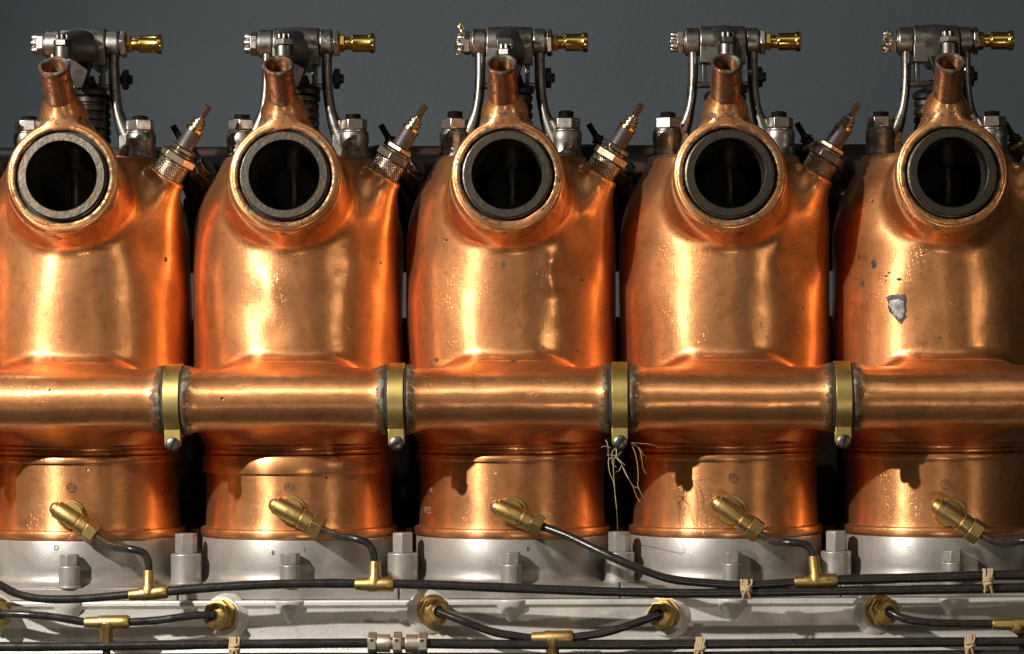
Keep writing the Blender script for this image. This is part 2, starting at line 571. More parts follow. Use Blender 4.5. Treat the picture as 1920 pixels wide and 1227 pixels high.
def jacket_fn(k):
    rng = np.random.RandomState(40 + k)
    waves = []
    for _ in range(16):
        wl = rng.uniform(70, 260)
        dr = rng.normal(size=3)
        dr /= np.linalg.norm(dr)
        waves.append((dr * 2 * math.pi / wl, rng.uniform(0, 6.28), 0.0042 * wl ** 0.9 * rng.uniform(0.5, 1.2)))
    pl = rng.uniform(-1, 1, 6)

    def f(x, y, d):
        q = np.sqrt(x * x + d * d)
        a = q - 196
        s = ((q - 136) * 116 - (y - 298) * 66) / 133.5
        b = ((q - 176) * 28 + (y - 828) * 20) / 34.4
        j = smax(smax(smax(a, s, 30), 296 - y, 12), b, 12)
        # raised seats under the bracket feet
        for sx in (-104, 104):
            j = smin(j, capped(x, y, d, np.array([sx, 300.0, 4.0]), np.array([0.0, -1.0, 0.0]), 34, -70, 2, 5), 14)
        # spark plug boss
        bo = capped(x, y, d, PLUG0, PLUGD, 37, -150, 1, 5)
        j = smin(j, capsule(x, y, d, np.array([140.0, 385.0, 72.0]), np.array([128.0, 500.0, 66.0]), 47, 44), 34)
        j = smin(j, bo, 16)
        # beaten exhaust stub, sloping down to the jacket
        px, py, pd = x - PORT_M[0], y - PORT_M[1], d - PORT_M[2]
        tt = py * PORT_A[1] + pd * PORT_A[2]
        back = np.clip(-tt - 14, 0, 90)
        cy = 0.50 * back
        v_ = py - tt * PORT_A[1]
        rho = np.sqrt(px * px + (v_ - cy) ** 2)
        st = smax(rho - (102 + 0.105 * back), tt + 10, 9)
        st = smax(st, -tt - 230, 8)
        # tear-drop water chamber rising to the spout
        td = capsule(x, y, d, np.array([0.0, 344.0, 150.0]), np.array([-5.0, 236.0, 190.0]), 98, 40)
        td = smax(td, tt + 9, 12)
        st = smin(st, td, 10)
        nk = capsule(x, y, d, SP0, SP0 + (SP1 - SP0) * 0.22, 29, 24)
        st = smin(st, nk, 30)
        j = smin(j, st, 13)
        # water pipe and its saddle
        r = 56.5 + 7.0 * np.exp(-((np.abs(x) - 182) / 17.0) ** 2)
        pp = smax(np.sqrt((y - 746) ** 2 + (d - 225) ** 2) - r, np.abs(x) - 182, 6)
        qx = np.maximum(np.abs(x + 5 * pl[0]) - 44, 0)
        qy = np.maximum(np.abs(y - 745) - 18, 0)
        qd = np.maximum(np.abs(d - 165) - 10, 0)
        sd = np.sqrt(qx * qx / 2.0 + qy * qy + qd * qd) - 59
        pp = smin(pp, sd, 26)
        j = smin(j, pp, 17)
        # hand-beaten unevenness
        n = 0
        for kv, ph, am in waves:
            n = n + am * np.sin(kv[0] * x + kv[1] * y + kv[2] * d + ph)
        mask = np.clip((y - 300) / 120, 0, 1) * np.clip(np.abs(d - 225) / 60 + np.abs(y - 746) / 90 - 0.4, 0.5, 1)
        j = j + n * mask
        for dx, dy, rr, dep in DENTS[k]:
            j = j + 0.62 * dep * np.exp(-((x - dx) ** 2 + (y - dy) ** 2) / (rr * rr) * 0.9) * np.clip(d / 60, 0, 1)
        # opening for the iron ring, and the bore behind it
        rho0 = np.sqrt(np.maximum(px * px + py * py + pd * pd - tt * tt, 0))
        wob = 84 + 1.3 * np.sin(3 * np.arctan2(py, px) + 3 * pl[1]) + 1.2 * np.sin(7 * np.arctan2(py, px) + 5 * pl[2])
        j = smax(j, -np.maximum(rho0 - wob, -(tt + 34)), 4)
        j = np.maximum(j, -np.maximum(rho0 - 70, -(tt + 200)))
        return np.maximum(j, y - 832)
    return f


def surface_nets(f, lo, hi, h):
    nx, ny, nz = [int(math.ceil((hi[i] - lo[i]) / h)) + 1 for i in range(3)]
    X = (lo[0] + h * np.arange(nx))[:, None, None]
    Y = (lo[1] + h * np.arange(ny))[None, :, None]
    Z = (lo[2] + h * np.arange(nz))[None, None, :]
    F = f(X, Y, Z) + np.zeros((nx, ny, nz))
    S = F < 0
    c = np.zeros((nx - 1, ny - 1, nz - 1), np.int8)
    offs = [(i, j, k) for i in (0, 1) for j in (0, 1) for k in (0, 1)]
    for i, j, k in offs:
        c += S[i:nx - 1 + i, j:ny - 1 + j, k:nz - 1 + k]
    act = (c > 0) & (c < 8)
    I, J, K = np.nonzero(act)
    idx = -np.ones(act.shape, np.int64)
    idx[I, J, K] = np.arange(len(I))
    vals = {o: F[I + o[0], J + o[1], K + o[2]] for o in offs}
    acc = np.zeros((len(I), 3))
    cnt = np.zeros(len(I))
    for a in offs:
        for ax in range(3):
            if a[ax] == 0:
                b = list(a)
                b[ax] = 1
                b = tuple(b)
                va, vb = vals[a], vals[b]
                m = (va < 0) != (vb < 0)
                tt = np.where(m, va / np.where(m, va - vb, 1), 0)
                p = np.tile(np.array(a, float), (len(I), 1))
                p[:, ax] = tt
                acc[m] += p[m]
                cnt[m] += 1
    vert = (np.stack([I, J, K], 1) + acc / cnt[:, None]) * h + np.array(lo)
    quads = []
    for ax in range(3):
        o1, o2 = [(1, 2), (2, 0), (0, 1)][ax]
        A = np.moveaxis(S, ax, 0)
        m = A[:-1] != A[1:]
        m = np.moveaxis(m, 0, ax)
        e = np.array(np.nonzero(m)).T
        ok = (e[:, o1] > 0) & (e[:, o2] > 0) & (e[:, o1] < act.shape[o1]) & (e[:, o2] < act.shape[o2])
        e = e[ok]
        ins = S[e[:, 0], e[:, 1], e[:, 2]]

        def cell(d1, d2):
            q = e.copy()
            q[:, o1] -= d1
            q[:, o2] -= d2
            return idx[q[:, 0], q[:, 1], q[:, 2]]
        q = np.stack([cell(1, 1), cell(0, 1), cell(0, 0), cell(1, 0)], 1)
        q[~ins] = q[~ins][:, ::-1]
        quads.append(q)
    quads = np.concatenate(quads)
    # settle the vertices on the surface
    for _ in range(2):
        x, y, z = vert.T
        e = 0.7
        f0 = f(x, y, z)
        g = np.stack([f(x + e, y, z) - f0, f(x, y + e, z) - f0, f(x, y, z + e) - f0], 1) / e
        st = f0 / np.maximum((g * g).sum(1), 0.2)
        st = np.clip(st, -h * 0.5, h * 0.5)
        vert = vert - g * st[:, None]
    return vert, quads


def sdf_normal(f, p, e=1.5):
    x, y, z = p
    g = np.array([f(x + e, y, z) - f(x - e, y, z), f(x, y + e, z) - f(x, y - e, z), f(x, y, z + e) - f(x, y, z - e)], float)
    return g / np.linalg.norm(g)


def hit(f, ax, sx, sy):
    """where the sight line through a photo pixel meets the jacket (local x, y, d) and the normal there"""
    d = 300.0
    for _ in range(120):
        x, y, _d = PS(sx, sy, d)
        v = float(f(np.float64(x - ax), np.float64(y), np.float64(d)))
        if v < 0.05:
            break
        d -= v * 0.8
    return np.array([x - ax, y, d]), sdf_normal(f, (x - ax, y, d))


# ---------------------------------------------------------------- the wall
wallb = MB()
wallb.box(-6000, 8000, -4200, 1700, -2300, -2250)
wall = wallb.build('wall', 'wall_paint')
wall['kind'] = 'structure'

# ---------------------------------------------------------------- the engine
engine = empty('aircraft_engine', tuple(W(960, 1420, 0) * U))
engine['label'] = 'old inline aircraft engine with a row of copper-jacketed cylinders on a silver-grey aluminium crankcase'
engine['category'] = 'engine'
ROOT = engine


def attach(o, parent):
    """parent while keeping the world position (objects are modelled in place)"""
    o.parent = parent
    o.matrix_parent_inverse = parent_matrix(parent).inverted()
    return o


def parent_matrix(p):
    m = Matrix.Translation(p.location) if p.type == 'EMPTY' else Matrix.Identity(4)
    return m


def put(mb, name, mat, parent, **kw):
    return attach(mb.build(name, mat, None, **kw), parent)


rnd = random.Random(5)
UP = V(0, -1, 0)
RIGHT = V(1, 0, 0)
FRONT = V(0, 0, 1)
AXES = [AX0 + PITCH * k for k in range(-1, 5)]


def set_brush(me, vec):
    at_ = me.attributes.new('brush', 'FLOAT_VECTOR', 'POINT')
    v_ = np.zeros((len(me.vertices), 3)) + np.array(vec)
    at_.data.foreach_set('vector', v_.astype(np.float32).ravel())


# ---- crankcase
cc = MB()
x0, x1 = -560, 2120
ex, ey, ez = V(0, 0, 1), V(0, -1, 0), V(1, 0, 0)
# section through the near wall: rim, undercut, wall, lower ledge  (front coordinate, height)
sec = [(211, -1107.5), (213, -1109.5), (213, -1116), (210.5, -1119), (207, -1121), (206, -1125), (206, -1190), (207, -1197), (211, -1204), (222, -1208), (224, -1213), (224, -1430),
       (-224, -1430), (-224, -1208), (-200, -1190), (-200, -1124), (-212, -1116), (-212, -1107.5)]
cc.prism([(a, b) for a, b in sec], np.array([x0 - CX, 0, CY]), V(0, 0, 1), V(0, -1, 0), V(1, 0, 0), x1 - x0)
for ax in AXES:       # lug under each side stud
    cc.lathe(W(ax + 3, 1108.5, 193), V(0, 1, 0.02), [(0, 33), (9, 32), (20, 24), (32, 17), (44, 11), (50, 5)], 28)
crankcase = put(cc, 'crankcase', 'cast_aluminium', ROOT, bevel=1.5)

# flange plates of the cylinders, each its own plate with scalloped front edge
for i, ax in enumerate(AXES):
    pl = []
    n = 48
    for k in range(n + 1):
        x = -198.2 + 396.4 * k / n
        bump = 13 * math.exp(-((x - 3) / 44) ** 2)
        edge = 5 * math.exp(-((abs(x) - 198) / 40) ** 2)
        pl.append((x, -(199 + bump + edge)))
    pl += [(198.2, 200), (-198.2, 200)]
    fb = MB()
    fb.prism(pl, np.array([ax - CX, 0, CY - 1106.6]), np.array([1.0, 0, 0]), np.array([0, 1.0, 0]), np.array([0, 0, 1.0]), 22.2)
    put(fb, 'flange_plate', 'aluminium', crankcase, bevel=1.6)


def stud(x, d, ytop, ymid, rhex, rcol, rot):
    s = MB()
    b = W(x, 1084.5, d)
    hcol = 1084.5 - ymid
    s.lathe(b, UP, [(0, rcol + 2.5), (3, rcol + 2.5), (3.5, rcol), (hcol - 1.5, rcol), (hcol, rcol - 1.5), (hcol, rhex * 0.85)], 36)
    s.hexa(b, UP, rhex, hcol - 0.5, 1084.5 - ytop, rot, 0.1)
    return put(s, 'stud_nut', 'aluminium', crankcase, bevel=0.9)


for i, ax in enumerate(AXES):
    stud(ax + 3, 196, 1023, 1044, 18, 19.5, [0.35, 0.45, 0.15, 0.30, 0.05, 0.2][i])
    if i < 6:
        stud(ax + 199.5, 95, 992, 1029, 20.5, 28, [0.5, 0.25, 0.55, 0.1, 0.4, 0.2][i])
        stud(ax + 199.5, -95, 992, 1029, 20.5, 28, 0.3)

# ---------------------------------------------------------------- cylinders
cyl_objs = []
fns = []
rows = [0, 1, 2, 3, 4, 5]
for i, ax in enumerate(AXES):
    f = jacket_fn(i)
    fns.append(f)
    h = 4.4 if i else 8.0
    vert, quads = surface_nets(f, (-216, 168, -214), (216, 840, 292), h)
    wpos = np.stack([vert[:, 0] + ax - CX, -vert[:, 2], CY - vert[:, 1]], 1) * U
    me = bpy.data.meshes.new('cylinder')
    me.from_pydata(wpos.tolist(), [], quads[:, ::-1].tolist() if False else quads.tolist())
    me.materials.append(M['copper'])
    # wear mask: pipe ends, around the port lip, spout foot
    x, y, d = vert.T
    tt = (y - PORT_M[1]) * PORT_A[1] + (d - PORT_M[2]) * PORT_A[2]
    rho = np.sqrt(x * x + (y - PORT_M[1]) ** 2)
    wr = 1.55 * np.exp(-((np.abs(x) - 186) / 26) ** 2) * (np.hypot(y - 746, d - 225) < 70) * 1.0
    wr = np.maximum(wr, 0.70 * np.exp(-((rho - 108) / 14) ** 2) * (tt > -34) * (1 + 0.25 * (y < 310)))
    wr = np.maximum(wr, 0.72 * np.exp(-((y - 242) / 26) ** 2) * (d > 130) * (np.abs(x + 5) < 60))
    wr = np.maximum(wr, 0.35 * np.exp(-((y - 826) / 8) ** 2))
    at = me.attributes.new('wear', 'FLOAT', 'POINT')
    at.data.foreach_set('value', wr.astype(np.float32))
    pipe_w = np.clip(1.6 - np.maximum(np.hypot(y - 746, d - 225) - 50, 0) / 14, 0, 1)
    stub_w = np.clip(1.4 - np.maximum(rho - 90, 0) / 26, 0, 1) * np.clip((d - 150) / 30, 0, 1) * np.clip((-tt - 14) / 8, 0, 1)
    bv = np.zeros((len(x), 3))
    bv[:, 2] = 1
    bv = bv * (1 - pipe_w)[:, None] + np.array([1.0, 0, 0]) * pipe_w[:, None]
    bv = bv * (1 - stub_w)[:, None] + np.array([0, -1.0, 0.1]) * stub_w[:, None]
    set_brush(me, bv)
    import bmesh
    bm = bmesh.new()
    bm.from_mesh(me)
    bmesh.ops.recalc_face_normals(bm, faces=bm.faces)
    bm.to_mesh(me)
    bm.free()
    me.polygons.foreach_set('use_smooth', [True] * len(me.polygons))
    me.set_sharp_from_angle(angle=math.radians(70))
    me.update()
    cyl = bpy.data.objects.new('cylinder', me)
    col.objects.link(cyl)
    attach(cyl, ROOT)
    if i == 5:
        cyl['label'] = 'copper cylinder with a jagged grey bare patch and dark chips'
    if i == 2:
        cyl['label'] = 'copper cylinder with a tall raised band round its lower barrel'
    cyl_objs.append(cyl)

    base = W(ax, 0, 0)
    DN = V(0, 1, 0)
    # copper barrel below the pipe: beads, band, straight skirt, foot roll
    bb = 882 if i == 2 else 861
    prof = [(829, 168), (829.5, 176), (832, 178), (834, 176.5), (835, 172.5), (838, 172), (839, 175.5), (842, 177.5), (845, 177.5),
            (847, 175), (848, 172.5), (849.2, 178.2), (850.5, 179.4), (bb - 2.5, 179.2), (bb - 0.6, 178.2), (bb, 172.8), (bb + 6, 172.6), (905, 172.8), (930, 172.6),
            (955, 173.2), (970, 173.6), (979, 174.2), (982.4, 174.8), (983.0, 180.6), (984.6, 182.6), (988, 183.4), (995, 183.2), (999.6, 181.8), (1000.8, 179), (1000.8, 150)]
    rng = np.random.RandomState(90 + i)
    ph_ = rng.uniform(0, 6.28, 6)

    def warp(p, t_, r, ph_=ph_):
        if 863 < t_ < 975:
            u = math.sin(math.pi * (t_ - 863) / 112)
            return r + u * (0.8 * math.sin(2 * p + ph_[0]) + 0.5 * math.sin(5 * p + ph_[1] + t_ / 40) + 0.35 * math.sin(9 * p + ph_[2] - t_ / 25))
        return r
    lb = MB()
    lb.lathe(base, DN, prof, 144, warp=warp, cap0=False, cap1=False)
    brl = put(lb, 'lower_barrel', 'copper_barrel', cyl, angle=50)
    set_brush(brl.data, (0, 0, 1))
    n = len(brl.data.vertices)
    yy = CY - np.array([v_.co[2] for v_ in brl.data.vertices]) / U
    at = brl.data.attributes.new('wear', 'FLOAT', 'POINT')
    wv = np.maximum(0.75 * np.exp(-((yy - 982) / 3.0) ** 2), 0.8 * np.exp(-((yy - 847.5) / 3.2) ** 2))
    wv = np.maximum(wv, 0.7 * np.exp(-((yy - 836.5) / 3) ** 2))
    at.data.foreach_set('value', wv.astype(np.float32))
    # aluminium foot of the cylinder with its cast fillet
    fb = MB()
    fb.lathe(base, DN, [(1001, 150), (1001, 179.2), (1003, 180.2), (1054, 179.6), (1065, 180.2), (1073, 182.4), (1078, 186), (1081.5, 191), (1083.3, 196), (1084.2, 196.4)], 144, cap0=False, cap1=False)
    put(fb, 'cylinder_foot', 'aluminium', cyl, angle=50)

    # exhaust ring and bore
    pm = W(ax + PORT_M[0], PORT_M[1], PORT_M[2])
    pa = V(*PORT_A)
    rb = MB()
    rb.ring(pm, pa, [(-36, 62.5), (-36, 80.2), (-12, 80.2), (-11, 77.6), (-1.2, 77.6), (0, 76.6), (0, 64.2), (-1.4, 62.8)], 72)
    put(rb, 'exhaust_ring', 'iron_ring', cyl, angle=30)
    lp = MB()
    lp.ring(pm, pa, [(-34, 83.5), (-13, 83.5), (-10, 84.6), (-8.4, 87), (-8.2, 90.5), (-9.4, 94), (-12, 96.5), (-16, 97.5), (-34, 97.5)], 128)
    lip = put(lp, 'port_lip', 'copper', cyl, angle=60)
    set_brush(lip.data, (0.3, 0.0, 1.0))
    lw = np.array([v_.co[:] for v_ in lip.data.vertices]) / U - pm
    lt_ = lw @ pa
    lr_ = np.linalg.norm(lw - lt_[:, None] * pa, axis=1)
    at = lip.data.attributes.new('wear', 'FLOAT', 'POINT')
    at.data.foreach_set('value', (0.60 + 0.4 * np.exp(-((lr_ - 85) / 6) ** 2)).astype(np.float32))
    ob = MB()
    ob.ring(pm, pa, [(-33.5, 79.5), (-33.5, 87), (-20, 86), (-17, 83), (-17, 79.5)], 64)
    put(ob, 'gasket', 'black_steel', cyl)
    pb = MB()
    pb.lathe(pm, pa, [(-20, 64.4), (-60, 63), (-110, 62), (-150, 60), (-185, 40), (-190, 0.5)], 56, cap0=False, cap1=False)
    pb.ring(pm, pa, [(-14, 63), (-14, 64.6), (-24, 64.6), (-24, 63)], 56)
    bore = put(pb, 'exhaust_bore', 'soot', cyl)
    vg = MB()
    vg.lathe(W(ax + 4, 279, 128), V(0, 1, 0.02), [(0, 18), (40, 17), (46, 12), (48, 7.5), (112, 7.5), (116, 12), (124, 26), (128, 34)], 28)
    put(vg, 'valve_guide', 'soot', cyl)

    # water spout with open mouth
    s0 = W(ax + SP0[0], SP0[1], SP0[2])
    s1 = W(ax + SP1[0] + [0, 0, 0, 0, 1.5, 2][i], SP1[1], SP1[2])
    sa = (s1 - s0)
    L = np.linalg.norm(sa)
    sa /= L
    sb = MB()
    sb.lathe(s0, sa, [(-6, 35), (2, 33.5), (9, 30.5), (16, 28.6), (28, 27.4), (L - 24, 26.2), (L - 14, 25.8), (L - 9, 27.4), (L - 4, 28.2), (L - 1, 27.2), (L, 24.8),
                      (L - 1, 22), (L - 4, 20.4), (L - 12, 19.8), (L - 50, 19.2), (L - 70, 15), (L - 72, 0.5)], 48, cap0=False, cap1=False,
             warp=lambda p, t_, r, ph_=ph_: r * (1 + 0.016 * math.sin(2 * p + ph_[3]) + 0.010 * math.sin(5 * p + t_ * 0.1 + ph_[4])))
    so = put(sb, 'water_spout', 'copper_spout', cyl, angle=60)
    set_brush(so.data, sa)
    at = so.data.attributes.new('wear', 'FLOAT', 'POINT')
    co = np.array([v_.co[:] for v_ in so.data.vertices]) / U
    tl = (co - s0) @ sa
    at.data.foreach_set('value', np.maximum(0.75 * np.exp(-((tl - 6) / 9) ** 2), 0.72 + 0.35 * (tl > L - 5)).astype(np.float32))

# ---- solder patches, pits and stamps on the jackets


def patch(i, poly, mat, lift=0.5, name='solder_patch', rings=5):
    f, ax = fns[i], AXES[i]
    c = np.mean(np.array(poly), 0)
    vs_, fs = [], []
    n = len(poly)

    def pt(sx, sy, l):
        p, nn = hit(f, ax, sx, sy)
        q = p + nn * l
        return W(q[0] + ax, q[1], q[2])
    for r in range(1, rings + 1):
        s = r / rings
        for px, py in poly:
            vs_.append(pt(c[0] + (px - c[0]) * s, c[1] + (py - c[1]) * s, lift if r < rings else 0.02))
    vs_.append(pt(c[0], c[1], lift))
    for r in range(rings - 1):
        for k in range(n):
            k2 = (k + 1) % n
            fs.append((r * n + k, r * n + k2, (r + 1) * n + k2, (r + 1) * n + k))
    for k in range(n):
        fs.append((len(vs_) - 1, (k + 1) % n, k))
    m = MB().add(vs_, fs)
    return put(m, name, mat, cyl_objs[i])


def jag(poly, sub=4, amp=1.3, seed=1):
    r = random.Random(seed)
    out = []
    n = len(poly)
    for k in range(n):
        a, b = poly[k], poly[(k + 1) % n]
        for s in range(sub):
            t_ = s / sub
            out.append((a[0] + (b[0] - a[0]) * t_ + r.uniform(-amp, amp), a[1] + (b[1] - a[1]) * t_ + r.uniform(-amp, amp)))
    return out


def blob(cx, cy, rx, ry, seed, n=14):
    r = random.Random(seed)
    return [(cx + rx * math.cos(6.283 * k / n) * r.uniform(0.75, 1.15), cy + ry * math.sin(6.283 * k / n) * r.uniform(0.75, 1.15)) for k in range(n)]


big = [(1661, 557), (1674, 553), (1696, 552), (1700, 562), (1699, 597), (1690, 608), (1680, 601), (1666, 580)]
patch(5, jag(big, 5, 2.0, 3), 'solder_dark', 0.45)
cb = np.mean(np.array(big), 0)
patch(5, jag([(cb[0] + (a - cb[0]) * 0.80, cb[1] + 2 + (b - cb[1]) * 0.74) for a, b in big], 5, 2.4, 9), 'solder_grey', 0.95)
for k, (cx, cy, rx, ry) in enumerate([(1639, 496, 5.5, 8.5), (1611, 481, 3, 6), (1618, 532, 3, 7), (1686, 524, 5.5, 3.2), (1667, 512, 3.5, 2), (1662, 518, 4, 2.4), (1606, 523, 1.8, 2), (1661, 527, 2, 1.6)]):
    patch(5, blob(cx, cy, rx, ry, k), 'solder_dark', 0.4, rings=3)
for k, (i, cx, cy, rx, ry) in enumerate([(1, 311, 487, 3.5, 5), (3, 819, 675, 4, 4.5), (3, 962, 678, 6, 3), (3, 1091, 525, 3.5, 2.6), (3, 943, 496, 4, 7), (2, 714, 493, 2.2, 3.2), (4, 1506, 578, 2, 3), (3, 1084, 659, 2.4, 2.4), (5, 1762, 634, 3.5, 3.5)]):
    patch(i, blob(cx, cy, rx, ry, 50 + k), 'stamp_mark', 0.35, 'pit', rings=3)


def text_mesh(body, size):
    cu = bpy.data.curves.new('lettering', 'FONT')
    cu.body = body
    cu.size = size
    cu.align_x = 'CENTER'
    cu.align_y = 'CENTER'
    cu.resolution_u = 3
    o = bpy.data.objects.new('lettering', cu)
    col.objects.link(o)
    dg = bpy.context.evaluated_depsgraph_get()
    me = o.evaluated_get(dg).to_mesh()
    vs_ = [(v_.co[0], v_.co[1]) for v_ in me.vertices]
    fs = [tuple(p.vertices) for p in me.polygons]
    o.evaluated_get(dg).to_mesh_clear()
    bpy.data.objects.remove(o)
    bpy.data.curves.remove(cu)
    return vs_, fs


def stamp(i, sx, sy, r0, body, size, mat, circle=0, thick=0.5, sxw=1.0):
    """lettering struck into the round wall of cylinder i, wrapped on radius r0"""
    ax = AXES[i]
    d = r0
    for _ in range(6):
        x, y, _d = PS(sx, sy, d)
        d = math.sqrt(max(r0 * r0 - (x - ax) ** 2, 1))
    th0 = math.asin(max(-1, min(1, (x - ax) / r0)))
    b = MB()

    def wrap(u, v_, lift):
        th = th0 + u / r0
        return W(ax + (r0 + lift) * math.sin(th), y - v_, (r0 + lift) * math.cos(th))
    if body:
        vs_, fs = text_mesh(body, size)
        b.add([wrap(a * sxw, c, thick) for a, c in vs_], fs)
    if circle:
        n = 40
        rr = [wrap(circle * math.cos(6.2832 * k / n), circle * math.sin(6.2832 * k / n), thick) for k in range(n)]
        ri = [wrap((circle - 1.5) * math.cos(6.2832 * k / n), (circle - 1.5) * math.sin(6.2832 * k / n), thick) for k in range(n)]
        b.add(rr + ri, [(k, (k + 1) % n, n + (k + 1) % n, n + k) for k in range(n)])
    return put(b, 'stamped_mark', mat, cyl_objs[i], smooth=False)


stamp(1, 133, 914, 173.6, 'IN', 13, 'stamp_mark', 8.5, 0.9, 0.8)
stamp(2, 542, 914, 173.6, 'HN', 13, 'stamp_mark', 8.5, 0.9, 0.72)
stamp(4, 1375, 897, 173.6, 'HN', 13, 'stamp_mark', 8.5, 0.9, 0.72)
stamp(5, 1773, 909, 173.6, 'M', 12, 'stamp_mark', 9, 0.9, 0.8)
stamp(3, 802, 957, 173.6, '4932', 17, 'stamp_pale', 0, 1.2, 0.95)
stamp(3, 807, 919, 173.6, '1 45', 12, 'stamp_pale', 0, 1.2, 0.95)
stamp(1, 106, 1028, 180.2, 'D', 13, 'steel_dark', 0, 0.5)
stamp(2, 512, 1037, 180.2, 'B', 11, 'steel_dark', 0, 0.5)
stamp(2, 571, 1031, 180.2, 'S', 9, 'steel_dark', 0, 0.5)
stamp(3, 990, 1030, 180.2, 'B', 11, 'steel_dark', 0, 0.5)

# ---------------------------------------------------------------- hose clamps
for i in range(-1, 6):
    ax = AX0 + PITCH * i - PITCH * 0.5 + PITCH * 0 if False else AX0 - PITCH + PITCH * (i + 1) - PITCH * 0.5 + PITCH * 0
    if i == -1:
        continue
    x = ax + 0
    c = W(x, 746, 225)
    bd = MB()
    bd.ring(c, RIGHT, [(-14, 63.6), (14, 63.6), (14, 65.8), (-14, 65.8)], 72)
    # tail that hangs down at the front: two ears joined by the screw
    for dd, th in ((262, 3.0), (246, 3.0)):
        pts = [(-14, 0), (14, 0), (14, 26), (11, 33), (5, 37), (-5, 37), (-11, 33), (-14, 26)]
        o = W(x, 797, dd)
        vs2 = [(a, -b) for a, b in pts]
        bd.prism([(a, b) for a, b in vs2][::-1], o, RIGHT, UP, FRONT, th)
    band = put(bd, 'hose_clamp', 'brass_band', ROOT, bevel=0.5)
    hs = MB()
    hs.ring(c, RIGHT, [(-19.5, 55.5), (19.5, 55.5), (19.5, 61.5), (18, 63.2), (-18, 63.2), (-19.5, 61.5)], 64)
    put(hs, 'rubber_sleeve', 'rubber', band)
    sw = MB()
    o = W(x + 1, 824, 265.2)
    sw.lathe(o, FRONT, [(-24, 5), (0, 5), (0, 12.8), (2.2, 12.6), (3.6, 11), (4.6, 7), (5.0, 3.5), (5.1, 0.4)], 28)
    scr = put(sw, 'clamp_screw', 'steel_mid', band)
    ang = math.radians([70, 65, 20, 60, 75, 40][i])
    e1 = RIGHT * math.cos(ang) + UP * math.sin(ang)
    e2 = np.cross(FRONT, e1)
    sl = MB()
    sl.prism([(-11, -1.5), (11, -1.5), (11, 1.5), (-11, 1.5)], o + FRONT * 2.4, e1, e2, FRONT, 3.1)
    put(sl, 'screw_slot', 'black_steel', scr)

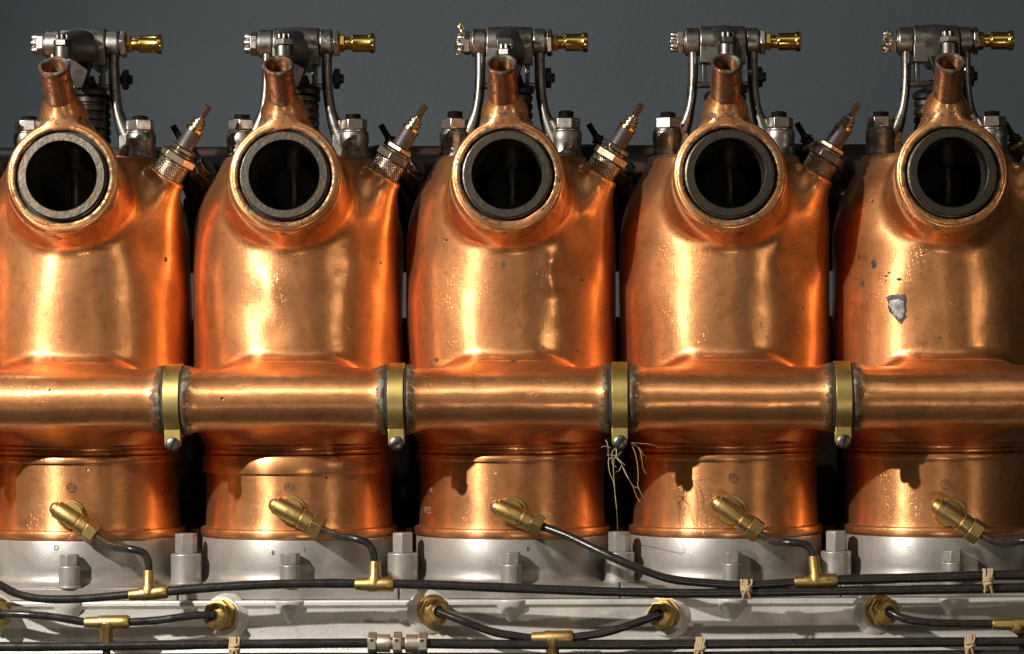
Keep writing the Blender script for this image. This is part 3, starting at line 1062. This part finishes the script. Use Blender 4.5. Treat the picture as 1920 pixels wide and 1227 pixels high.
# ---------------------------------------------------------------- rocker assemblies
ARM_TURN = [0, 0, 2, 6, 4, 3]
for i, ax in enumerate(AXES):
    def R(x, y, d, ax=ax):
        return W(ax + x, y, d)
    br = MB()
    # shaft bosses
    br.lathe(R(-72, 80, 0), RIGHT, [(0, 24.5), (1.5, 26.5), (25, 26.5), (26.5, 25)], 44)
    br.lathe(R(43, 80, 0), RIGHT, [(0, 25), (1.5, 26.5), (21, 26.5), (22.5, 24.5)], 44)
    for s, xt in ((-1, -57), (1, 55)):
        pts = [R(xt, 98, 0), R(xt, 130, 0), R(xt + s * 1, 160, 0), R(xt + s * 4, 190, 0), R(xt + s * 10, 218, 0), R(xt + s * 20, 245, 0), R(xt + s * 31, 266, 0)]
        br.tube(pts, lambda q: (10 + 9 * max(0, q - 0.6) * 2.5, 17 + 4 * q), 20, 5)
        # foot clamped under the stud nut
        br.lathe(R(s * 104, 301, 4), UP, [(0, 28), (8, 29.5), (13, 29), (19, 27), (26, 28.5), (31, 28), (36, 29.5), (50, 29.5), (54, 28)], 40)
        br.prism([(-17, -17), (17, -17), (17, 17), (-17, 17)], R(s * 84, 297, 2), RIGHT, -FRONT, UP, 45)
    br.tube([R(-60, 161, 0), R(57, 161, 0)], 6, 16)
    bracket = put(br, 'rocker_bracket', 'steel', ROOT, bevel=1.0)
    for s in (-1, 1):
        nb = MB()
        rot = rnd.uniform(0, 1.0)
        nb.lathe(R(s * 104, 247, 4), UP, [(0, 27), (3, 27), (4, 24)], 32)
        nb.hexa(R(s * 104, 247, 4), UP, 27, 3.5, 25, rot, 0.12)
        st = put(nb, 'bracket_nut', 'steel_nut', bracket, bevel=0.9)
        tb = MB()
        prof = [(20, 15)]
        tall = [30, 30, 31, 36, 33, 32][i]
        t_ = 25.0
        while t_ < tall:
            prof += [(t_, 15), (t_ + 1.4, 13.6), (t_ + 2.8, 15)]
            t_ += 2.8
        prof += [(tall + 1.5, 13), (tall + 3, 8), (tall + 3.4, 0.5)]
        tb.lathe(R(s * 104, 247, 4), UP, prof, 32)
        put(tb, 'stud_end', 'black_steel', st)
    # rocker arm: hub plus forked forging reaching forward to the valve
    rk = MB()
    tw = ARM_TURN[i]
    rk.lathe(R(-44.5, 80, 0), RIGHT, [(0, 27), (2, 29.5), (28, 30), (44, 31.5), (60, 30), (84, 29.5), (86.5, 27)], 48)
    rk.box(ax - 44.2, ax + 41.8, 84, 121, -26, 27)
    put(rk, 'rocker_hub', 'steel', bracket, bevel=1.2, angle=45)
    rk = MB()
    secs = []
    for q in np.linspace(0, 1, 12):
        d = 5 + q * 212
        hw = 30 - 13 * q ** 0.6
        xc = [0, 6, -2, 2, 6, 12][i] * (1 - q) - 3 * q
        top = 51 + 43 * q ** 1.5
        bot = 116 + 8 * math.sin(q * 3.14) + 5 * q
        tl = 0.7 * math.cos(q * 1.5)
        r_ = []
        for k in range(20):
            ph = 2 * math.pi * k / 20
            cx_, sy_ = math.cos(ph), math.sin(ph)
            sq = 1 / max(abs(cx_), abs(sy_)) ** 0.55
            r_.append(R(xc + hw * cx_ * sq * 0.92 + tl * 18 * sy_, (top + bot) / 2 + (bot - top) / 2 * sy_ * sq * 0.92, d))
        secs.append(r_)
    rk.loft(secs)
    # tail of the rocker to the rear
    rk.tube([R(0, 84, 0), R(4, 92, -70), R(6, 104, -150)], lambda q: (20 - 6 * q, 26 - 10 * q), 16, 5)
    arm = put(rk, 'rocker_arm', 'steel_mid', bracket, bevel=1.2, angle=45)
    aj = MB()
    nx_ = -2
    ny_ = 129 + (20 if i == 3 else 0)
    aj.lathe(R(nx_, ny_, 214), UP, [(0, 17), (20, 17), (21, 15)], 28)
    aj.hexa(R(nx_, ny_, 214), UP, 17.5, 21, 33, rnd.uniform(0, 1))
    for k in range(6):
        ph = k * math.pi / 3 + 0.4
        o = R(nx_ + 9.5 * math.cos(ph), ny_ - 33, 214 + 9.5 * math.sin(ph))
        aj.lathe(o, UP, [(-1, 4.2), (8, 4.0), (9, 3)], 8)
    aj.lathe(R(nx_, ny_, 214), UP, [(30, 6.5), (40, 6.5), (41.5, 4.5)], 16)
    put(aj, 'adjusting_nut', 'steel_dark', bracket, bevel=0.5)
    vs1 = MB()
    vs1.tube([R(nx_, 121, 214), R(nx_, 190, 205)], 8, 12)
    put(vs1, 'valve_stem', 'steel_dark', bracket)
    # shaft ends: castle nut on one side, hex nut and brass grease cup on the other
    cn = MB()
    rr = rnd.uniform(0, 1)
    cn.lathe(R(-72, 80, 0), -RIGHT, [(0, 22), (2.2, 22)], 32)
    cn.hexa(R(-72, 80, 0), -RIGHT, 23, 2.2, 16, rr)
    cn.lathe(R(-72, 80, 0), -RIGHT, [(15, 13), (20, 13)], 24)
    for k in range(6):
        ph = rr + k * math.pi / 3 + math.pi / 6
        o = R(-72, 80, 0) + (FRONT * math.cos(ph) + UP * math.sin(ph)) * 13.5 - RIGHT * 15
        cn.lathe(o, -RIGHT, [(0, 5.6), (10, 5.4), (11.5, 4.2)], 10)
    cn.lathe(R(-72, 80, 0), -RIGHT, [(18, 8), (27, 8), (28.5, 6)], 16)
    castle = put(cn, 'castle_nut', 'steel_nut', bracket, bevel=0.5)
    if i in (3, 5):
        cp = MB()
        cp.tube([R(-91, 92, 12), R(-91, 70, 6), R(-92, 58, 2), R(-96, 50, 1), R(-92, 42, 0), R(-88, 50, 0), R(-90, 58, -1), R(-91, 66, -2)], 1.7, 8) if i == 3 else \
            cp.tube([R(-91, 70, 14), R(-92, 62, 20), R(-93, 66, 24), R(-93, 76, 22)], 2.2, 8)
        cp.tube([R(-91, 94, 14), R(-98, 104, 16), R(-102, 96, 18), R(-101, 82, 19), R(-97, 74, 17)], 1.6, 8)
        put(cp, 'cotter_pin', 'brass_polished', castle)
    hn = MB()
    hn.lathe(R(65.5, 80, 0), RIGHT, [(0, 21), (2, 21)], 32)
    hn.hexa(R(65.5, 80, 0), RIGHT, 26.5, 2, 13.5, rnd.uniform(0, 1))
    put(hn, 'shaft_nut', 'steel_nut', bracket, bevel=0.8)
    gc = MB()
    g0 = R(79, 80, 0)
    gc.hexa(g0, RIGHT, 17.5, 0, 10.5, rnd.uniform(0, 1), 0.14)
    gc.lathe(g0, RIGHT, [(9, 11.2), (12, 12.2), (20.5, 12.2), (21.5, 11.4), (23, 11.4), (23.5, 15.6), (24.5, 16.6), (55, 16.6), (56, 17), (57.5, 18.6), (62.5, 18.8), (65.5, 18.2), (66.6, 15.5), (66.8, 6)], 40)
    put(gc, 'grease_cup', 'brass_polished', bracket, bevel=0.5, angle=32)
    # valve gear seen between the legs
    yk = MB()
    yk.box(ax - 40, ax - 32, 122, 164, -20, 14)
    yk.box(ax + 28, ax + 36, 122, 164, -20, 14)
    yk.box(ax - 40, ax + 36, 157, 164, -20, 13)
    put(yk, 'spring_yoke', 'steel_dark', bracket, bevel=1.0)
    lv = MB()
    lv.prism([(-26, 0), (26, 0), (17, -30), (9, -52), (-3, -54), (-13, -34)], R(2, 118, 62), RIGHT, UP, FRONT, 26)
    put(lv, 'rocker_finger', 'black_steel', bracket, bevel=2.0)
    for (sx_, dep) in ((12, 24), (0, -110)):
        sp = MB()  # ribbed dark cover in place of an open coil
        prof = []
        for q in range(7):
            prof += [(q * 16, 27), (q * 16 + 3, 30), (q * 16 + 11, 30), (q * 16 + 14, 27)]
        sp.lathe(R(sx_, 290, dep), UP, prof, 36)
        sp.lathe(R(sx_, 178, dep), UP, [(0, 32), (8, 33), (14, 29), (20, 14), (36, 9)], 32)
        sp.lathe(R(sx_, 298, dep), UP, [(0, 40), (18, 36), (24, 22), (60, 16), (64, 12)], 32)
        put(sp, 'ribbed_cover', 'black_steel', bracket)
    kb = MB()
    kb.hexa(R(64, 142, -40), RIGHT, 20, 0, 12, 0.4)
    kb.lathe(R(60, 142, -40), RIGHT, [(0, 9), (22, 9), (23, 7)], 20)
    put(kb, 'pivot_nut', 'black_steel', bracket, bevel=0.8)

# ---------------------------------------------------------------- spark plugs


def plug(ax, base, dr, mats, name, yaw):
    p0 = W(ax + base[0], base[1], base[2])
    a = V(*dr)
    b = MB()
    b.lathe(p0, a, [(-8, 31.5), (-1, 31.5), (0, 29)], 40)
    b.hexa(p0, a, 35, 30, 47, yaw, 0.1)
    b.lathe(p0, a, [(46, 23.5), (51, 22)], 32)
    b.hexa(p0, a, 27, 51, 62, yaw + 0.35, 0.12)
    b.lathe(p0, a, [(61, 17), (64, 16)], 28)
    o = put(b, name, mats[0], ROOT, bevel=0.9)
    kb = MB()
    kb.lathe(p0, a, [(-1, 28.4), (0, 30), (29, 30), (30.2, 28.8)], 48)
    put(kb, 'knurled_collar', mats[1], o)
    ib = MB()
    ib.lathe(p0, a, [(62, 16.6), (97, 16), (98, 14)], 32)
    put(ib, 'insulator', mats[2], o)
    rb = MB()
    rb.lathe(p0, a, [(96, 16.2), (97, 17), (102, 17), (103, 15.6), (104, 9)], 32)
    put(rb, 'brass_collar', mats[3], o)
    tb = MB()
    prof = [(102, 11.5), (107, 11.5), (108, 14), (111, 14), (112, 10.5), (114, 10.5), (115, 13), (118, 13), (119, 9), (122, 8.5), (123, 6.4)]
    t_ = 124.0
    while t_ < 149:
        prof += [(t_, 6.5), (t_ + 1.3, 5.6), (t_ + 2.6, 6.5)]
        t_ += 2.6
    prof += [(151, 5)]
    tb.lathe(p0, a, prof, 24)
    put(tb, 'terminal', mats[4], o, angle=30)
    return o


for i, ax in enumerate(AXES):
    j = [0, 0, 0, 0, 2, 1][i]
    plug(ax, PLUG0 + np.array([0, j * 0.5, 0]), PLUGD, ('plug_shell', 'knurled_shell', 'plug_insulator', 'brass_polished', 'plug_shell'), 'spark_plug', 0.2 + i * 0.4)
    # rear plug of the same cylinder, leaning the other way behind it
    plug(ax, (222, 352, -120), (-0.50, -0.86, -0.05), ('black_steel', 'black_steel', 'plug_insulator', 'brass', 'black_steel'), 'spark_plug', 0.1 + i * 0.5)
    # rear elbow with cap nut that shows beyond the plug
    rb = MB()
    rb.tube([W(ax + 120, 300, -150), W(ax + 150, 292, -170), W(ax + 190, 330, -180), W(ax + 205, 420, -185)], 34, 24, 8)
    eb = put(rb, 'rear_elbow', 'black_steel', ROOT)
    nb = MB()
    nb.hexa(W(ax + 196, 318, -95), V(0.8, -0.55, 0.35), 34, 0, 22, 0.3)
    nb.lathe(W(ax + 196, 318, -95), V(0.8, -0.55, 0.35), [(20, 22), (30, 21), (31, 18)], 28)
    put(nb, 'cap_nut', 'plug_shell', eb, bevel=1.2)
    cb = MB()
    cb.ring(W(ax + 138, 292, -160), V(0.25, -0.95, 0.2), [(0, 34), (0, 44), (5, 44), (5, 34)], 40)
    put(cb, 'brass_ring', 'brass', eb)

# rear manifold behind the row, seen as a dark band between the cylinders
rm = MB()
rm.tube([W(-560, 290, -330), W(2120, 290, -330)], 44, 32)
put(rm, 'rear_manifold', 'old_paint', ROOT)
rc = MB()  # added dark blocks, shut out the wall so the gaps read black
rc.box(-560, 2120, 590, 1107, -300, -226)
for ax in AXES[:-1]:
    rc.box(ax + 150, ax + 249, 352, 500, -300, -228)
put(rc, 'rear_dark_blocks', 'black_steel', ROOT, bevel=8)

# ---------------------------------------------------------------- primer valves, tubes and tees


def primer(i, s0, s1, d=203):
    ax = AXES[i]
    p0, p1 = P(s0[0], s0[1], d), P(s1[0], s1[1], d)
    a = p1 - p0
    L = np.linalg.norm(a)
    a /= L
    b = MB()
    b.lathe(p0, a, [(0, 1), (0.8, 5), (3, 9), (7, 12.2), (11, 13.4), (12, 15.4), (14, 16.4), (L * 0.56, 16.8), (L * 0.58, 15), (L * 0.60, 15)], 36)
    # seat against the barrel
    c = p0 + a * L * 0.36
    b.lathe(c, -FRONT, [(0, 13), (14, 14), (20, 14), (20.2, 24), (36, 25.5)], 32)
    o = put(b, 'primer_valve', 'brass', ROOT, bevel=0.6, angle=40)
    u = MB()
    u.lathe(p0, a, [(L * 0.59, 17), (L * 0.60, 18.6), (L * 0.76, 18.6), (L * 0.77, 17.6)], 36)
    u.hexa(p0, a, 22, L * 0.77, L, 0.4 + 0.2 * i, 0.1)
    put(u, 'union_nut', 'brass', o, bevel=0.8)
    wsh = MB()
    x, y, _ = PS(*( (s0[0] + (s1[0] - s0[0]) * 0.42, s0[1] + (s1[1] - s0[1]) * 0.30)), 176)
    wsh.lathe(W(x, y, 165), V((x - ax) / 190, 0, 1), [(0, 26.5), (9.5, 26.5), (11, 25), (11.2, 18)], 44)
    put(wsh, 'valve_seat', 'brass', o)
    return o


primer(1, (95, 947), (181, 1003))
primer(2, (505, 941), (604, 993))
primer(3, (920, 946), (1016, 988))
primer(4, (1335, 936), (1424, 1000))
primer(5, (1747, 942), (1838, 1003))


def tube(name, pts, r, mat='enamel_tube', d=286, jit=0.8):
    q = []
    for k, p in enumerate(pts):
        dd = p[2] if len(p) > 2 else d
        j = 0 if k in (0, len(pts) - 1) else jit
        q.append(P(p[0] + rnd.uniform(-j, j), p[1] + rnd.uniform(-j, j), dd))
    b = MB()
    w0, w1 = rnd.uniform(0, 6), rnd.uniform(0, 6)
    b.tube(q, lambda u: r * (1 + 0.025 * math.sin(17 * u + w0) + 0.02 * math.sin(41 * u + w1)), 16, 8)
    return put(b, name, mat, ROOT)


def tee(parent, a, b, c, r=12.5, rs=10.5, d=286):
    m = MB()
    pa, pb, pc = P(*a, d), P(*b, d), P(*c, d)
    ax_ = pb - pa
    L = np.linalg.norm(ax_)
    m.lathe(pa, ax_, [(0, r * 0.62), (1, r * 0.74), (4, r * 0.80), (L * 0.28, r * 0.86), (L * 0.36, r), (L * 0.82, r), (L - 5, r * 1.02), (L - 1.5, r * 0.9), (L, r * 0.62)], 28)
    t0 = pa + ax_ * 0.5
    ax2 = pc - t0
    L2 = np.linalg.norm(ax2)
    m.lathe(t0, ax2, [(0, rs * 1.35), (r * 0.9, rs * 1.25), (r * 1.3, rs), (L2 - 5, rs * 0.96), (L2 - 1.5, rs * 0.85), (L2, rs * 0.62)], 28)
    return put(m, 'tee_fitting', 'brass', parent, bevel=0.5)


A0 = tube('primer_tube', [(-120, 1050), (-40, 1080), (0, 1098), (30, 1113), (75, 1123), (150, 1123), (246, 1115)], 7.6)
tee(A0, (241, 1117), (316, 1109), (279, 1068))
tube('primer_tube', [(312, 1109), (400, 1102), (500, 1097), (600, 1095), (670, 1095)], 8.4)
T2 = tube('primer_tube', [(735, 1095), (850, 1099), (1000, 1104), (1160, 1110), (1300, 1112), (1500, 1110), (1700, 1106), (1960, 1102)], 8.6)
tee(T2, (665, 1096), (740, 1096), (703, 1051), 13.5, 10.5)
tube('primer_tube', [(279, 1072), (278, 1053), (268, 1037), (245, 1030), (217, 1027, 264), (194, 1016, 232), (176, 1001, 203)], 7.2, jit=0.3)
tube('primer_tube', [(703, 1055), (700, 1036), (690, 1020), (668, 1011), (636, 1006, 264), (615, 997, 230), (598, 990, 203)], 7.0, jit=0.3)
tube('primer_tube', [(1010, 985, 203), (1060, 1003, 228), (1110, 1027, 256), (1160, 1050, 276), (1210, 1071), (1260, 1086), (1330, 1094), (1400, 1097), (1494, 1092)], 7.6)
T3 = tube('primer_tube', [(1566, 1088), (1700, 1084), (1850, 1080), (1924, 1078)], 9)
tee(T3, (1489, 1092), (1572, 1088), (1525, 1041), 12, 10)
tube('primer_tube', [(1524, 1045), (1520, 1030), (1505, 1020), (1480, 1018), (1456, 1016, 264), (1438, 1009, 232), (1418, 996, 203)], 7.0, jit=0.3)
T5 = tube('primer_tube', [(1834, 1000, 203), (1860, 1013, 230), (1892, 1019, 264), (1922, 1014), (1945, 1022), (1953, 1042)], 7.2, jit=0.3)
tee(T5, (1918, 1078), (1992, 1076), (1953, 1038), 12, 10)


def oil_fitting(sx, sy, turn, tilt=0.0):
    b = MB()
    p = P(sx, sy, 206)
    # cast boss on the crankcase wall, with a machined face
    a = V(turn * 0.5, -0.05, 1)
    b.lathe(p - FRONT * 12, a, [(0, 46), (8, 41), (12, 37), (15, 36), (16, 34)], 48)
    boss = put(b, 'oil_boss', 'cast_aluminium', crankcase, bevel=1.0)
    f_ = MB()
    q = p + a * 8 + np.array([turn * 2, 0, 4])
    f_.lathe(q, a, [(0, 30), (2.5, 30), (3, 27)], 36)
    f_.hexa(q, a, 28, 3, 16, 0.3 + sx * 0.01, 0.1)
    f_.lathe(q, a, [(16, 21), (18, 22.5), (27, 22.5), (28.5, 21)], 36)
    f_.hexa(q, a, 23, 28, 38, 0.1 + sx * 0.01, 0.1)
    f_.lathe(q, a, [(37, 12), (38.4, 11.5)], 24)
    o = put(f_, 'oil_union', 'brass', ROOT, bevel=0.8)
    k = MB()
    k.lathe(q, a, [(37.5, 10.5), (39.0, 10.2)], 20)
    put(k, 'union_bore', 'black_steel', o)
    return q + a * 36


def world_px(q):
    """units position -> (screen x, y, d) helper for tube ends"""
    x, y, d = q[0] + CX, CY - q[2], -q[1]
    k = 1 - d / D
    a, b = (x - CX) / k, (y - CY) / k
    c, s = math.cos(ROLL), math.sin(ROLL)
    return (CX + a * c + b * s, CY - a * s + b * c, d)


e0 = world_px(oil_fitting(-12, 1154, 0.7))
e1 = world_px(oil_fitting(420, 1157, -0.6))
e2 = world_px(oil_fitting(808, 1150, 0.7))
e3 = world_px(oil_fitting(1249, 1156, -0.6))
e4 = world_px(oil_fitting(1646, 1150, 0.7))
O1 = tube('oil_tube', [e0, (45, 1152, 262), (100, 1157, 262), (166, 1168, 262)], 7.4)
tee(O1, (158, 1168), (244, 1167), (200, 1213), 13, 11.5, 262)
tube('oil_tube', [(238, 1167, 262), (295, 1164, 262), (340, 1157, 262), (372, 1154, 256), e1], 7.4)
tube('oil_tube', [(200, 1208, 262), (199, 1300, 246)], 7.4)
O2 = tube('oil_tube', [e2, (872, 1167, 262), (930, 1187, 262), (1004, 1198, 262)], 7.6)
tee(O2, (996, 1197), (1076, 1196), (1036, 1245), 13.5, 12, 262)
tube('oil_tube', [(1070, 1196, 262), (1130, 1187, 262), (1190, 1169, 262), e3], 7.6)
tube('oil_tube', [(1036, 1240, 262), (1036, 1320, 246)], 7.4)
O3 = tube('oil_tube', [e4, (1700, 1161, 262), (1760, 1169, 262), (1866, 1170, 262)], 7.6)
tee(O3, (1860, 1171), (1960, 1170), (1906, 1186), 12.5, 11, 262)
tube('oil_tube', [(1902, 1178, 246), (1913, 1188, 252), (1918, 1205, 254), (1920, 1300, 254)], 7.2)

# long tubes along the bottom, joined by a plated union
B1 = tube('oil_tube', [(-160, 1213), (100, 1212), (300, 1210), (500, 1208), (694, 1206)], 8.6, d=266)
B2 = tube('oil_tube', [(796, 1207), (1000, 1209), (1250, 1209), (1600, 1206), (1960, 1203)], 8.8, d=266)
tube('oil_tube', [(-160, 1236), (400, 1233), (900, 1233), (1400, 1230), (1960, 1227)], 8.8, d=266)
ub = MB()
u0 = P(690, 1206, 266)
ux = P(800, 1207, 266) - u0
k = 1 / 1.047
ub.hexa(u0, ux, 20, 0, 17 * k, 0.52, 0.1)
ub.lathe(u0, ux, [(17 * k, 15.5), (19 * k, 16.2), (41 * k, 16.2), (42 * k, 15), (42 * k, 11), (58 * k, 11), (70 * k, 11), (70 * k, 15), (71 * k, 16.2), (94 * k, 16.2), (95 * k, 15)], 36)
un = put(ub, 'tube_union', 'plated_nickel', ROOT, bevel=0.7)
u2 = MB()
u2.hexa(u0, ux, 21, 47 * k, 64 * k, 0.5, 0.1)
put(u2, 'union_nut', 'plated_nickel', un, bevel=0.8)
u3 = MB()
u3.hexa(u0, ux, 20, 94 * k, 111 * k, 0.5, 0.1)
put(u3, 'union_nut', 'plated_nickel', un, bevel=0.8)
for hx in (8.5, 55, 102):
    for dy, dd in ((-6.5, 18.5), (7.5, 17.5)):
        hb = MB()
        hb.lathe(u0 + ux / np.linalg.norm(ux) * hx * k + np.array([0, -dd + 1.6, -dy]), FRONT, [(-2, 2.4), (1.2, 2.4)], 12)
        put(hb, 'wire_hole', 'black_steel', un)

# ---------------------------------------------------------------- twine ties and loose threads


def twine(sx, sy0, sy1, d, label, seed):
    r = random.Random(seed)
    e = empty('twine_tie', tuple(P(sx, (sy0 + sy1) / 2, d) * U))
    e['label'] = label
    e['category'] = 'twine'
    e['group'] = 'twine ties on the black tubes'
    half = (sy1 - sy0) / 2
    cy = (sy0 + sy1) / 2

    def loop(x, w_, ph):
        pts = []
        for k in range(25):
            th = 2 * math.pi * k / 24 + ph
            pts.append(P(sx + x + w_ * math.cos(th) * 0.5 + 1.0 * math.sin(3 * th), cy + half * math.cos(th) * 1.0, d + 13.0 * math.sin(th)))
        return pts
    lp = MB()
    for q in range(5):
        lp.tube(loop(-8 + q * 3.6 + r.uniform(-1, 1), r.uniform(-5, 5), r.uniform(-0.1, 0.1)), 2.1, 7, 1, smooth=False)
    put(lp, 'wrapping', 'twine', e)
    kn_ = MB()
    for q in range(3):
        y = cy + r.uniform(-4, 3) + (q - 1) * 4
        kn_.tube([P(sx - 9, y + r.uniform(-2, 2), d + 14), P(sx - 3, y + r.uniform(-3, 3), d + 18), P(sx + 4, y + r.uniform(-3, 3), d + 18), P(sx + 9, y + r.uniform(-2, 2), d + 13)], 2.5, 7, 4)
    kn_.tube([P(sx, cy, d + 18), P(sx - 5, cy + 8, d + 17), P(sx - 7, sy1 + 1, d + 13)], 2.0, 7, 4)
    kn_.tube([P(sx + 1, cy, d + 18), P(sx + 4, cy + 9, d + 17), P(sx + 8, sy1 + 2, d + 12)], 2.0, 7, 4)
    put(kn_, 'knot', 'twine', e)


twine(1400, 1088, 1122, 286, 'short tan twine tie where a thin primer tube meets the long tube near a tee', 1)
twine(1853, 1068, 1110, 286, 'tall tan twine tie joining two parallel black tubes below the pitted cylinder', 2)
twine(440, 1196, 1238, 266, 'tan twine tie on the bottom tube between a brass oil union and the plated union', 3)
twine(1313, 1196, 1238, 266, 'tan twine tie on the bottom tubes beside the brass oil union under the frayed threads', 4)
twine(1819, 1190, 1234, 266, 'tan twine tie on the bottom tubes below the pitted cylinder, under a brass oil tee', 5)

th = MB()
D0 = 262


def strand(pts, r=1.3, d=D0):
    th.tube([P(p[0] + rnd.uniform(-1, 1), p[1] + rnd.uniform(-1, 1), p[2] if len(p) > 2 else d + rnd.uniform(-6, 4)) for p in pts], lambda q: r * (0.6 - 0.25 * q), 6, 5)


strand([(1157, 838), (1149, 846), (1147, 856), (1152, 862), (1156, 852), (1157, 840)], 1.3)
strand([(1156, 840), (1154, 856), (1143, 860), (1141, 872), (1144, 888), (1151, 905), (1154, 930), (1156, 960), (1159, 1000, 98)], 1.5)
strand([(1150, 862), (1150, 880), (1152, 900), (1154, 925)], 1.2)
strand([(1154, 858), (1163, 866), (1168, 878), (1178, 895), (1187, 912), (1198, 917)], 1.2)
strand([(1167, 876), (1175, 892), (1186, 910), (1194, 932), (1200, 942)], 1.0)
strand([(1165, 872), (1162, 882), (1153, 886)], 1.0)
strand([(1136, 825), (1140, 838), (1141, 858), (1148, 861)], 1.2)
strand([(1137, 853), (1152, 855), (1160, 862), (1172, 873)], 1.2)
strand([(1128, 839), (1134, 836), (1146, 841)], 0.8)
strand([(1148, 860), (1148, 870), (1156, 876)], 1.2)
strand([(1184, 831), (1200, 831), (1222, 834), (1240, 841)], 0.8)
strand([(1184, 832), (1192, 850), (1195, 875), (1196, 895), (1196, 912), (1204, 928), (1208, 936)], 1.1)
strand([(1185, 831), (1199, 842), (1203, 865), (1206, 880), (1211, 889)], 0.9)
strand([(1190, 834), (1200, 842), (1208, 856)], 0.7)
strand([(1166, 846), (1160, 853), (1158, 858)], 1.0)
lt = th.build('loose_thread', 'thread_pale')
lt['label'] = 'frayed tangle of pale loose threads hanging from a brass hose clamp'
lt['category'] = 'thread'
